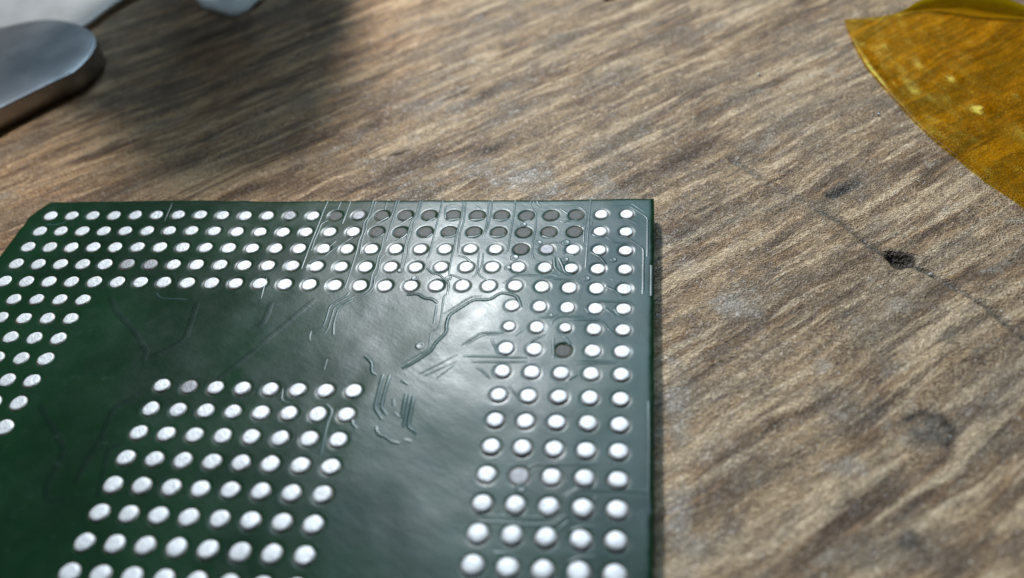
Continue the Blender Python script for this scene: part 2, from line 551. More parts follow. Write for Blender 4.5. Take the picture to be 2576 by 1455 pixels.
def pad_r(i, j, k):
    if (i, j) in small:
        return 0.215
    if (i, j) in bare:
        return 0.262
    if k == 'rim':
        return 0.250 + 0.035 * i / 25 + 0.004 * j
    if k == 'right':
        return 0.258 + 0.065 * (j - 5) / 10
    if k == 'left':
        return 0.285 + 0.004 * (j - 5)
    return 0.288 + 0.004 * (j - 9)


def pad_h(i, j, k):
    if k == 'rim':
        return 0.030 + 0.004 * j
    if k == 'right':
        return 0.045 + 0.012 * (j - 5)
    if k == 'left':
        return 0.055
    return 0.072 + 0.006 * (j - 9)


PR = np.zeros((30, 30))
PB = np.zeros((30, 30))
for (i, j, k) in PADS:
    PR[i, j] = pad_r(i, j, k)
    PB[i, j] = 0.036 if (i, j) in bare else (0.020 if k == 'rim' else 0.012)


def wave(x, y):
    """slow unevenness of the solder mask"""
    x = np.asarray(x, float)
    y = np.asarray(y, float)
    z = 0.050 * vnoise(x * 0.21 + 3, y * 0.24, 11) + 0.014 * vnoise(x * 0.55, y * 0.5 + 5, 12)
    z = z + 0.005 * vnoise(x * 1.3, y * 1.3, 13)
    # copper plane ends along a bent line through the middle: a soft step
    d = (x + 6.6) * 0.80 - (y + 6.2) * 0.60 + 0.5 * vnoise(x * 0.4, y * 0.4, 14)
    z = z + 0.05 * sstep(-0.7, 0.7, d) * sstep(-12, -9, y) * (1 - sstep(-7.0, -2.0, y)) * (1 - sstep(-5.0, -0.5, x))
    return z


def surf(x, y, dents=True):
    x = np.asarray(x, float)
    y = np.asarray(y, float)
    z = wave(x, y)
    if dents:
        i = np.clip(np.rint(-x), 0, 29).astype(int)
        j = np.clip(np.rint(-y), 0, 29).astype(int)
        pr = PR[i, j]
        r = np.hypot(x + i, y + j)
        has = pr > 0
        z = z - np.where(has, PB[i, j] * (1 - sstep(pr + 0.008, pr + 0.085, r)), 0)
    return z


X0, X1, Y1 = -26.06, 1.05, 1.0


def build_substrate():
    us = np.concatenate([[0, 0.0015, 0.004], np.arange(0.006, 0.9945, 0.00195), [0.996, 0.9985, 1.0]])
    ys = np.concatenate([np.linspace(-26.05, -17.2, 40), np.arange(-17.1, 0.93, 0.052), [0.955, 0.985, 1.0]])
    Ug, Yg = np.meshgrid(us, ys)
    rng = 0.02 * vnoise(ys * 1.7, ys * 0 + 3, 21) + 0.012 * vnoise(ys * 6, ys * 0 + 8, 22)
    xl = X0 + 0.52 * np.clip((ys + 0.15) / 1.15, 0, 1) + rng * (1 + 2.0 * (ys > -0.6))
    xr = X1 + 0.014 * vnoise(ys * 2.3, ys * 0 + 1, 23) + 0.010 * vnoise(ys * 8, ys * 0 + 4, 24)
    Xg = xl[:, None] + (xr - xl)[:, None] * Ug
    te = 0.02 * vnoise(Xg[-1] * 1.1, Xg[-1] * 0, 25) + 0.01 * vnoise(Xg[-1] * 5, Xg[-1] * 0 + 2, 26)
    Yg = Yg + te[None, :] * sstep(0.0, 1.0, Yg)
    Z = surf(Xg, Yg)
    e = np.minimum.reduce([Xg - xl[:, None], xr[:, None] - Xg, 1.0 + te[None, :] - Yg])
    Z = Z - 0.07 * np.exp(-np.clip(e, 0, 9) / 0.05)
    me = grid_mesh("substrate", Xg, Yg, Z)
    top = part("substrate", me, M_mask)
    # the board's thickness: a wall of its own under the mask, cut slightly unevenly
    ny, nx = Xg.shape
    ring = [(0, c) for c in range(0, nx, 4)] + [(r_, nx - 1) for r_ in range(0, ny, 3)] + \
           [(ny - 1, c) for c in range(nx - 1, -1, -4)] + [(r_, 0) for r_ in range(ny - 1, -1, -3)]
    vs, fs = [], []
    for (r_, c) in ring:
        x, y, z = Xg[r_, c], Yg[r_, c], Z[r_, c]
        vs += [(x, y, z + 0.004), (x, y, -0.45)]
    n = len(ring)
    for k in range(n):
        a, b = 2 * k, 2 * ((k + 1) % n)
        fs.append((a, a + 1, b + 1, b))
    part("board_edge", mesh("board_edge", vs, fs), plain("cut_laminate", (0.030, 0.085, 0.045), 0.5, 0, 5), False)
    # moulded body beneath
    vs = [(X0 + .5, -25.6, -.40), (X1 - .06, -25.6, -.40), (X1 - .06, Y1 - .1, -.40), (X0 + .5, Y1 - .1, -.40)]
    vs += [(x, y, TABLE_Z + 0.02) for (x, y, z) in vs]
    fs = [(0, 1, 2, 3), (7, 6, 5, 4), (0, 4, 5, 1), (1, 5, 6, 2), (2, 6, 7, 3), (3, 7, 4, 0)]
    part("mould_body", mesh("mould_body", vs, fs), M_mould, False)


build_substrate()


def dome(name, r, h, seed, flat=0.35, rough=0.012, base_r=0.030):
    """a solder land: rounded shoulder, domed or worn top, thin flux rim at its foot"""
    rs = random.Random(seed)
    n = 22
    rings = [(1.0, 0.0), (0.985, 0.34), (0.93, 0.60), (0.82, 0.78), (0.66, 0.89), (0.45, 0.96), (0.22, 0.995)]
    ph = [rs.uniform(0, 6.28) for _ in range(4)]
    am = [rs.uniform(0.2, 1.0) * 0.018 for _ in range(4)]
    V, F, mi = [], [], []

    def rad(a):
        return 1 + sum(am[q] * math.sin((q + 2) * a + ph[q]) for q in range(4))
    for (q, t) in rings:
        tt = t
        if q < 0.9:
            tt = t * (1 - flat) + flat * 0.80
        for s in range(n):
            a = 2 * math.pi * s / n
            k = r * q * rad(a)
            V.append((k * math.cos(a), k * math.sin(a), h * tt + (rs.uniform(-rough, rough) if q < 0.95 else 0)))
    V.append((0, 0, h * (1 - flat * 0.2)))
    for b in range(len(rings) - 1):
        for s in range(n):
            F.append((b * n + s, b * n + (s + 1) % n, (b + 1) * n + (s + 1) % n, (b + 1) * n + s))
            mi.append(0)
    L = (len(rings) - 1) * n
    for s in range(n):
        F.append((L + s, L + (s + 1) % n, len(V) - 1))
        mi.append(0)
    o0 = len(V)
    for s in range(n):
        a = 2 * math.pi * s / n
        k = (r + base_r) * rad(a)
        V.append((k * math.cos(a), k * math.sin(a), 0.006))
    for s in range(n):
        F.append((o0 + s, o0 + (s + 1) % n, (s + 1) % n, s))
        mi.append(1)
    me = mesh(name, V, F)
    me.polygons.foreach_set('use_smooth', np.ones(len(F), bool))
    me.polygons.foreach_set('material_index', np.array(mi, np.int32))
    return me


def pad_mesh(name, mats, r, h, seed, **kw):
    me = dome(name, r, h, seed, **kw)
    for q in mats:
        me.materials.append(q)
    return me


variants = {}


def get_variant(kind, rr, hh, v):
    key = (kind, rr, hh, v)
    if key not in variants:
        if kind == 'bare':
            variants[key] = pad_mesh("bare_pad", [M_bare, M_flux], 0.262, 0.018, 90 + v, flat=0.9, rough=0.003)
        elif kind == 'dull':
            variants[key] = pad_mesh("dull_pad", [M_dull, M_flux], rr, hh, 50 + v, flat=0.6, rough=0.008)
        else:
            fl = 0.8 if hh < 0.07 else (0.5 if hh < 0.13 else 0.25)
            variants[key] = pad_mesh("solder_pad", [M_solder, M_flux], rr, hh, hash((rr, hh, v)) % 9999, flat=fl,
                                     rough=0.009 if hh < 0.10 else 0.006)
    return variants[key]


rs = random.Random(5)
for (i, j, k) in PADS:
    r_, h_ = pad_r(i, j, k), pad_h(i, j, k)
    kind = 'bare' if (i, j) in bare else ('dull' if (i, j) in dull else 'ok')
    rr = round(r_ / 0.015) * 0.015
    hh = max(0.02, round(h_ / 0.02) * 0.02)
    if (i, j) in bare:
        nm = "bare_pad"
    elif (i, j) in dull:
        nm = "dull_pad"
        hh = 0.05
    else:
        nm = "solder_pad"
    me = get_variant(kind, rr, hh, rs.randrange(3))
    o = bpy.data.objects.new(nm, me)
    col.objects.link(o)
    o.parent = chip
    zz = float(wave(-i, -j)) - PB[i, j] + 0.004
    o.location = (12.5 - i + rs.uniform(-.008, .008), 12.5 - j + rs.uniform(-.008, .008), -TABLE_Z + zz)
    s = r_ / rr if kind != 'bare' else 1.0
    o.rotation_euler = (rs.uniform(-.03, .03), rs.uniform(-.03, .03), rs.uniform(0, 6.28))
    o.scale = (s * rs.uniform(.97, 1.03), s * rs.uniform(.97, 1.03), rs.uniform(0.9, 1.1))

TRACES = """t -12.59,0.91 -12.61,0.42 -12.6,-0.49 -12.6,-0.83 -12.61,-1.81 -12.58,-2.53 -12.57,-3.15;t -12.24,-0.27 -12.48,-0.49 -12.47,-0.95 -12.5,-1.49 -12.46,-2.13;t -12,0.86 -12.01,0.38;t -11.58,0.88 -11.57,-0.1 -11.58,-0.49;t -10.59,0.94 -10.57,0.28 -10.57,-0.19 -10.67,-0.36 -10.65,-0.57 -10.58,-1.15 -10.62,-1.48 -10.58,-1.88 -10.55,-2.66 -10.54,-3.39 -10.55,-4.13;t -10.47,0.9 -10.44,-0.02 -10.55,-0.4 -10.48,-0.82 -10.48,-1.56 -10.4,-2.27;t -9.98,0.85 -9.96,0.37;t -9.58,0.94 -9.57,-0.1 -9.65,-0.27 -10.01,-0.63;t -9.48,0.94 -9.47,-0.15 -9.49,-0.61 -9.47,-1.55;t -8.55,0.91 -8.56,-0.19 -8.67,-0.36 -8.68,-0.69 -8.66,-1.26 -8.65,-1.71 -8.59,-2.61 -8.56,-3.29;t -8.46,0.91 -8.44,-0.23 -8.56,-0.4 -8.49,-1.3 -8.53,-1.67 -8.43,-2.41 -8.43,-3.1;t -9.64,-1.35 -9.57,-2.07 -9.63,-2.42 -9.59,-2.73 -9.57,-3.11 -9.64,-3.34 -9.61,-3.71 -9.56,-4.15 -9.83,-4.51;t -9.3,-2.26 -9.48,-2.46 -9.48,-2.73 -9.41,-3.37 -9.51,-3.56 -9.43,-3.89 -9.46,-4.26 -9.71,-4.55;t -10.94,-1.32 -11.26,-1.68 -11.61,-2.09 -11.8,-2.44 -12.36,-2.88;t -11.58,-1.56 -11.78,-1.89;m -9.71,-0.1 -9.88,-0.28 -10.13,-0.48;m -8.71,-0.1 -8.88,-0.31 -9.1,-0.52;m -8.7,-1.1 -8.89,-1.39 -9.11,-1.59;m -9.68,-1.11 -9.82,-1.31 -10.02,-1.33;m -7.72,-0.15 -7.88,-0.31 -8.03,-0.42;m -7.69,-1.1 -7.79,-1.26 -7.87,-1.3;m -6.73,-0.17 -6.91,-0.29 -7.17,-0.29;m -5.74,-0.17 -5.95,-0.29 -6.22,-0.25;m -4.74,-0.17 -4.96,-0.31 -5.26,-0.25;m -6.7,-1.14 -6.91,-1.32 -7.15,-1.3;m -5.73,-1.13 -5.94,-1.29 -6.19,-1.27;m -4.75,-1.15 -4.97,-1.31 -5.26,-1.23;m -2.84,-1.28 -3.02,-1.33 -3.25,-1.2;t -7.6,0.93 -7.59,0.32 -7.59,-0.81 -7.58,-1.66 -7.57,-2.48 -7.63,-2.6;t -6.71,0.84 -6.64,-0.19 -6.69,-1.14 -6.65,-1.93 -6.66,-2.7 -6.62,-3.26 -6.58,-3.74;t -6.6,0.84 -6.5,-0.4 -6.55,-1.13 -6.45,-2.28;t -5.51,0.92 -5.45,0.15 -5.47,-0.68 -5.56,-1.29;t -5.64,0.88 -5.55,-0.48 -5.58,-1.29;t -4.55,0.92 -4.51,0.19 -4.52,-1.13 -4.5,-2.11 -4.64,-2.3;t -3.92,0.87 -3.87,0.53 -3.61,0.1 -3.55,-0.8 -3.58,-1.6 -3.55,-2.29 -3.43,-2.63 -3.21,-2.7;t -3.79,0.87 -3.75,0.7 -3.49,0.4 -3.18,0.38;t -3.65,0.87 -3.55,0.65 -3.39,0.52 -2.89,0.5;t -3.35,0.52 -1.95,0.52 -1.69,0.27 -1.6,0.1 -1.59,-0.47 -1.77,-0.74;t -7.3,-0.19 -7.41,0.45 -7.29,0.62 -7.06,0.62;t -6.19,0.62 -5.83,0.3;m -7.55,-3.05 -7.24,-3.38 -7.03,-3.38 -6.52,-3.88 -6.5,-4.45;m -6.57,-3.41 -6.31,-3.52 -5.93,-3.73;t -5.62,-2.19 -5.54,-3.36 -5.69,-3.58;t -5.45,-2.23 -5.4,-2.84 -5.52,-3.32 -5.32,-3.57 -5.04,-3.72;m -4.47,-3.89 -4.05,-3.45 -3.04,-3.42;m -3.15,-3.51 -2.68,-3.5 -2.57,-3.59 -1.91,-3.58;m -6.44,-2.39 -6.12,-2.47 -5.87,-2.73;t -4.64,-4.21 -4.45,-4.03;m -4.08,-0.42 -3.82,-0.27;t -1.48,0.97 -1.46,0.64 -1.48,-0.07 -1.48,-0.76;t -1.33,-0.27 -1.36,-0.72 -1.47,-0.8 -1.47,-1.66 -1.46,-2.98;t -1.61,-0.64 -1.63,-0.96 -1.61,-1.58;t -0.73,0.31 -0.46,0.51 0.08,0.51 0.74,-0.11 0.81,-0.23 0.81,-2.33;t 0.19,0.64 0.74,0.1;m -0.17,-0.29 0.15,-0.35 0.42,-0.59;t -0.78,-1.27 -0.45,-1.6 0.13,-1.59 0.39,-1.84;m -0.22,-1.23 0.07,-1.34 0.67,-1.91 0.67,-4.25;m -1.29,-1.15 -1.15,-1.29 -0.94,-1.31;w -1.32,-2.12 -0.97,-2.38 -0.8,-2.64 -0.72,-2.75;w -2.26,-2.24 -1.96,-2.33;m -3.18,-1.63 -2.49,-1.63;w -2.69,-2.43 -2.62,-3.03 -2.36,-3.28;w -2.5,-2.47 -2.34,-2.91 -2.21,-3.28 -1.95,-3.38;w -2.7,-3.32 -2.46,-3.43;w -0.68,-3.9 -0.35,-4.1 -0.12,-4.34;t 0.96,-2.77 0.96,-4.32;t -2.66,0.39 -2.34,0.06;m -2.61,-0.35 -2.49,-0.45 -2.25,-0.35 -1.93,-0.31;w -1.69,-3.74 -1.56,-3.87;m -0.52,-3.47 -0.41,-3.57;m -10.33,-4.36 -10.34,-4.51 -10.75,-4.91 -10.89,-5.09 -10.86,-5.6 -10.86,-6.11 -11.06,-6.22;m -10.04,-4.54 -10.69,-5.15 -10.65,-6.21 -10.75,-6.49;m -10.08,-4.72 -10.52,-5.2 -10.51,-5.94 -10.39,-6.47;t -11.27,-6.32 -11.27,-6.56 -11.19,-6.78;t -10.32,-7.62 -10.31,-8.09;w -8.06,-4.47 -7.62,-4.41 -7.34,-4.66 -7.02,-4.68 -6.8,-4.9;t -6.51,-4.12 -6.51,-4.44 -6.62,-4.55 -6.54,-5.51 -6.51,-6.1 -6.78,-6.31 -6.72,-7.04 -6.84,-7.2 -7.23,-7.49 -7.56,-7.81;m -5.2,-4.55 -5.58,-4.56 -5.96,-4.95 -6.47,-5.44;w -3.66,-5.07 -3.87,-4.53 -4.34,-4.38 -4.55,-4.4 -4.84,-4.72 -5.48,-4.73 -5.88,-5.12 -6.26,-5.5 -6.28,-6 -6.2,-6.32 -6.55,-6.88 -6.6,-7.16 -7.14,-7.71 -7.52,-7.99;m -6.81,-5 -6.75,-5.91;m -5.58,-6.91 -4.95,-6.32 -4.16,-6.3;t -5.41,-6.88 -4.86,-6.42 -4.3,-6.37;m -5.46,-7.38 -3.22,-7.37;m -5.15,-7.63 -3.21,-7.55;m -4.95,-7.86 -4.72,-7.96 -4.37,-8.33;t -6.87,-8.21 -6.2,-7.74 -5.64,-7.29;t -6.66,-8.29 -5.99,-7.85 -5.64,-7.63;t -6.23,-8.4 -5.67,-7.75;m -4.57,-6.57 -4.44,-6.82 -4.21,-7.28;m -3.01,-5.51 -2.53,-5.52 -2.28,-5.28;m -2.53,-5.84 -2.49,-5.64 -2.24,-5.44 -1.36,-5.42;m -1.88,-5.59 -0.8,-5.56 -0.31,-6.24 -0.14,-6.35;m -1.22,-4.65 0.16,-4.64 0.37,-4.86;m -0.33,-5 -0.2,-5.27 0.18,-5.5;m -1.36,-4.98 -1.23,-5.22;w -0.68,-4.96 -0.29,-5.35;m -3.3,-7 -3.19,-6.66 -2.7,-6.3;m -2.4,-6.45 -2.32,-7.37;w -2.06,-6.36 -1.77,-6.73;m -1.53,-7.4 -0.14,-7.45;m -1.52,-7.55 -0.19,-7.5;w -1.76,-8.24 -1.47,-8.02;m -3.72,-8.59 -3.24,-9.18;m -3.74,-6.39 -3.51,-6.13;w -8.99,-7.42 -8.74,-7.63 -8.61,-7.81 -8.57,-8.15 -8.34,-8.29;w -8.13,-8.25 -8.12,-8.49 -8.09,-9.68 -7.74,-10.13;w -7.88,-8.27 -7.89,-8.81 -7.89,-9.64 -7.62,-9.94;w -7.14,-9.04 -7.1,-10.05;w -7,-9.09 -6.97,-10.4;w -6.85,-9.15 -6.82,-10.39 -6.6,-10.49 -6.47,-10.65;w -7.88,-10.41 -7.79,-10.62 -7.64,-10.75 -7.46,-10.77 -7.28,-10.95 -6.97,-11.01;m -7.38,-9.84 -7.18,-10;w -7.43,-8.47 -7.14,-8.66;w -7.54,-9.29 -7.46,-9.57;w -6.84,-10.87 -6.6,-10.92;w -8.75,-10.2 -8.67,-10.37 -8.51,-10.52;m -2.74,-11.69 -2.56,-11.55 -0.76,-11.48 -0.6,-11.36;t -2.66,-11.87 -2.49,-11.68;m -1.53,-12.7 -1.21,-12.37 -0.75,-12.34 0.9,-12.33;m -1.59,-12.6 -1.18,-12.3;m -4.22,-13.3 -3.93,-13.38 -1.94,-13.34 -1.65,-13.05;m -4.03,-13.59 -3.54,-13.56 -2.73,-13.62 -1.83,-13.56 -1.49,-13.24;m -1.69,-13.75 -1.39,-13.41;m -1.28,-13.7 -1.01,-13.58 -0.63,-13.56;t 0.89,-9.04 0.91,-10.54 0.9,-12.43 0.94,-13.04;t 0.72,-12.3 0.9,-12.26;t -1.38,-9.54 -1.02,-9.42;t -0.7,-12.69 -0.58,-12.58;m -1.29,-14.68 -1.07,-14.55 -0.55,-14.48;m -3.46,-14.54 -2.96,-14.55 -2.72,-14.69;d -19.96,-4.75 -19.38,-5.51 -18.18,-6.5 -17.21,-7.5 -17.17,-7.93;d -16.19,-5.03 -16.06,-6.18 -15.99,-6.76 -16.25,-7.15 -16.72,-7.55 -17.02,-7.8;d -13.21,-4.97 -13.2,-5.98 -13.56,-6.31;d -11.54,-4.74 -12.53,-6.29 -13.05,-7.06;d -13.03,-7.12 -14.06,-8.61;d -20.18,-10.03 -19.4,-10.72 -18.4,-11.7 -18.3,-12.36 -18.31,-13.16 -18.02,-13.62 -17.39,-13.59;d -16.65,-9.37 -17.37,-10.08 -17.25,-11.28 -17.37,-12.42 -17.36,-13.01;d -16.33,-11.39 -16.78,-11.67 -16.54,-12.58 -16.32,-13.44;t -11.56,-8.96 -11.45,-9.46 -11.13,-9.56;m -9.82,-9.56 -9.52,-9.82 -9.55,-10.41 -9.45,-11.58;t -19.61,0.8 -19.48,-0.4;t -13.83,-3.72 -13.7,-4.78;t -24.9,-0.58 -24.4,-0.58 -24.05,-0.41;t -18.08,-4.58 -17.79,-4.85 -16.62,-4.9"""
WID = {'t': (0.050, 0.0075), 'm': (0.064, 0.011), 'w': (0.095, 0.022), 'd': (0.16, 0.003)}  # some m ribbons by the bare pads are lamp highlights painted as shapes


def ribbon(pts, w, h, seed):
    P = [Vector((x, y)) for x, y in pts]
    # round the corners a little, then resample
    Q = [P[0]]
    for a, b, c in zip(P[:-2], P[1:-1], P[2:]):
        da, dc = min(0.12, (a - b).length * 0.4), min(0.12, (c - b).length * 0.4)
        Q += [b + (a - b).normalized() * da, b + (a - b).normalized() * da * .3 + (c - b).normalized() * dc * .3,
              b + (c - b).normalized() * dc]
    Q.append(P[-1])
    S = []
    for a, b in zip(Q[:-1], Q[1:]):
        n = max(1, int((b - a).length / 0.16))
        S += [a.lerp(b, t / n) for t in range(n)]
    S.append(Q[-1])
    N = len(S)
    prof = [(-1.0, -0.004), (-0.75, 0.16), (-0.5, 0.52), (-0.25, 0.87), (0.0, 1.0), (0.25, 0.87), (0.5, 0.52), (0.75, 0.16), (1.0, -0.004)]
    V, F = [], []
    rr = random.Random(seed)
    for k in range(N):
        d = (S[min(k + 1, N - 1)] - S[max(k - 1, 0)])
        d = d.normalized() if d.length > 1e-6 else Vector((1, 0))
        nrm = Vector((-d.y, d.x))
        e = min(1.0, 0.25 + min(k, N - 1 - k) * 0.5)
        ww = w * (0.85 + 0.15 * e) * rr.uniform(0.98, 1.02)
        for (q, z) in prof:
            p = S[k] + nrm * (q * ww)
            zz = float(wave(p.x, p.y)) + (h * z * e if z > 0 else z)
            V.append((p.x, p.y, zz))
    m_ = len(prof)
    for k in range(N - 1):
        for q in range(m_ - 1):
            a = k * m_ + q
            F.append((a, a + m_, a + m_ + 1, a + 1))
    return mesh("trace_and_glint", V, F)


for n_, line in enumerate(TRACES.split(';')):
    f = line.split(' ')
    pts = [tuple(map(float, q.split(','))) for q in f[1:]]
    w_, h_ = WID[f[0]]
    part("trace_and_glint", ribbon(pts, w_, h_, n_), M_dark if f[0] == 'd' else M_trace)

# small filled vias: low ring-shaped bumps in the mask
VIAS = [(-3.35, -1.62, .17), (-4.2, -2.48, .20), (-2.3, -1.62, .2), (-4.4, -3.05, .16), (-7.9, -3.6, .16), (-6.6, -3.6, .16),
        (-2.25, -2.55, .16), (-4.05, -0.55, .15), (-7.05, -6.95, .2),
         (-0.45, -2.5, .16), (-1.4, -3.5, .16),
        (-8.55, -3.2, .15), (-2.6, -5.4, .13), (-2.9, -12.4, .2),]


def via_mesh(r):
    n = 18
    V, F = [], []
    for q, z in ((1.0, -0.01), (0.80, 0.010), (0.62, 0.013), (0.45, 0.008), (0.0, 0.005)):
        if q == 0:
            V.append((0, 0, z))
        else:
            for s in range(n):
                a = 2 * math.pi * s / n
                V.append((r * q * math.cos(a), r * q * math.sin(a), z))
    for b in range(3):
        for s in range(n):
            F.append((b * n + s, b * n + (s + 1) % n, (b + 1) * n + (s + 1) % n, (b + 1) * n + s))
    for s in range(n):
        F.append((3 * n + s, 3 * n + (s + 1) % n, 4 * n))
    return mesh("via", V, F)


for (x, y, r_) in VIAS:
    o = part("via", via_mesh(r_), M_trace)
    o.location = (12.5 + x, 12.5 + y, -TABLE_Z + float(wave(x, y)))


# ------------------------------------------------------------------ steel tool, top left
def slab(name, outline, z0, z1, bevel, mat, crown=0.0, parent=None):
    """plate with a rounded upper edge: outline (counter-clockwise) inset over several rings"""
    P = np.array(outline, float)
    # resample smoothly (Catmull-Rom)
    n = len(P)
    S = []
    for k in range(n):
        a, b, c, d = P[(k - 1) % n], P[k], P[(k + 1) % n], P[(k + 2) % n]
        m_ = max(2, int(np.linalg.norm(c - b) / 0.5))
        for t in np.linspace(0, 1, m_, endpoint=False):
            S.append(0.5 * ((2 * b) + (-a + c) * t + (2 * a - 5 * b + 4 * c - d) * t * t + (-a + 3 * b - 3 * c + d) * t ** 3))
    S = np.array(S)
    T = np.roll(S, -1, 0) - np.roll(S, 1, 0)
    T /= np.linalg.norm(T, axis=1)[:, None]
    Nn = np.stack([-T[:, 1], T[:, 0]], 1)      # inward for ccw
    cen = S.mean(0)
    rings = [(0.05, z0), (0.0, z0 + 0.05), (0.0, z1 - bevel)]
    for a in (22, 45, 68, 90):
        rings.append((bevel * (1 - math.cos(R(a))), z1 - bevel + bevel * math.sin(R(a))))
    V = []
    for ins, z in rings:
        for p, q in zip(S, Nn):
            V.append((p[0] + q[0] * ins, p[1] + q[1] * ins, z))
    top = np.array(V[-len(S):])
    for f in (0.94, 0.86, 0.74, 0.55, 0.3):
        for p in top:
            V.append((cen[0] + (p[0] - cen[0]) * f, cen[1] + (p[1] - cen[1]) * f, z1 + crown * (1 - f ** 4)))
    V.append((cen[0], cen[1], z1 + crown))
    L = len(S)
    F = []
    nr = len(rings) + 5
    for b in range(nr - 1):
        for s in range(L):
            F.append((b * L + s, b * L + (s + 1) % L, (b + 1) * L + (s + 1) % L, (b + 1) * L + s))
    for s in range(L):
        F.append(((nr - 1) * L + s, (nr - 1) * L + (s + 1) % L, nr * L))
    return link(name, mesh(name, V, F), mat, parent)


TOOL = [(-36.51, 16.25), (-39.5, 15.2), (-46, 11.2), (-52, 5), (-46, -3.5), (-39, -0.8), (-34.4, 4.3), (-31.8, 8.02),
        (-30.72, 9.45), (-29.92, 10.49), (-29.35, 11.23), (-29.16, 12.43), (-29.29, 13.61), (-29.62, 14.45), (-30.3, 15.3),
        (-31.4, 16.14), (-33.0, 16.83), (-34.6, 16.95)]
tool = slab("steel_tool", TOOL, TABLE_Z + 0.03, 0.30, 0.10, M_steel, crown=0.22)
tag(tool, "rounded end of a flat shiny steel tool resting on the wood at top left", "hand tool")

# ------------------------------------------------------------------ pale grey piece behind the tool
GREY = [(-32.6, 17.1), (-31.6, 19.8), (-30.4, 24.0), (-34, 30), (-42, 29), (-43, 22), (-39.2, 17.7), (-36.9, 17.6), (-34.6, 17.3)]
grey = slab("plastic_cap", GREY[::1], TABLE_Z + 0.02, -0.45, 0.2, plain("pale_grey_plastic", (0.36, 0.345, 0.325), 0.4, 0, 0.6, 0.15), crown=0.2)
tag(grey, "pale grey plastic piece out of focus behind the rounded steel tool", "plastic piece")


# ------------------------------------------------------------------ crumpled white sheet at the far edge, standing in for an unidentified pale blur
def crumple(name, outline, z, thick, mat, seed, n=16, lift=0.5):
    P = np.array(outline, float)
    c = P.mean(0)
    k = len(P)
    V, F = [], []
    rsx = random.Random(seed)
    fr = [1.0, 0.75, 0.5, 0.25]
    for side in (1, 0):
        for f in fr:
            for p in P:
                q = c + (p - c) * f
                hz = z + lift * (1 - f) * (0.7 + 0.5 * float(vnoise(q[0] * 0.9, q[1] * 0.9, seed))) + \
                    0.12 * float(vnoise(q[0] * 2.3, q[1] * 2.3, seed + 1))
                V.append((q[0], q[1], hz + (thick if side else 0)))
        V.append((c[0], c[1], z + lift + (thick if side else 0)))
    B = len(fr) * k + 1
    for sd in (0, 1):
        o = sd * B
        for b in range(len(fr) - 1):
            for s in range(k):
                q = (o + b * k + s, o + b * k + (s + 1) % k, o + (b + 1) * k + (s + 1) % k, o + (b + 1) * k + s)
                F.append(q if sd == 0 else q[::-1])
        for s in range(k):
            q = (o + (len(fr) - 1) * k + s, o + (len(fr) - 1) * k + (s + 1) % k, o + B - 1)
            F.append(q if sd == 0 else q[::-1])
    for s in range(k):
        F.append((s, B + s, B + (s + 1) % k, (s + 1) % k))
    return link(name, mesh(name, V, F), mat)


M_white = plain("matte_white", (0.88, 0.85, 0.80), 0.7, 0, 2.0, 0.12, 0.3)
scrap = crumple("white_piece", [(-23.35, 18.35), (-22.75, 19.1), (-22.3, 20.2), (-21.9, 22.0), (-23.2, 23.5), (-26.2, 23.2),
                                (-26.9, 21.3), (-26.0, 19.9), (-24.8, 19.2)], TABLE_Z + 0.05, 0.06, M_white, 4, lift=0.5)
tag(scrap, "blurred white piece at the far edge of the wood, right of the steel tool", "paper scrap")


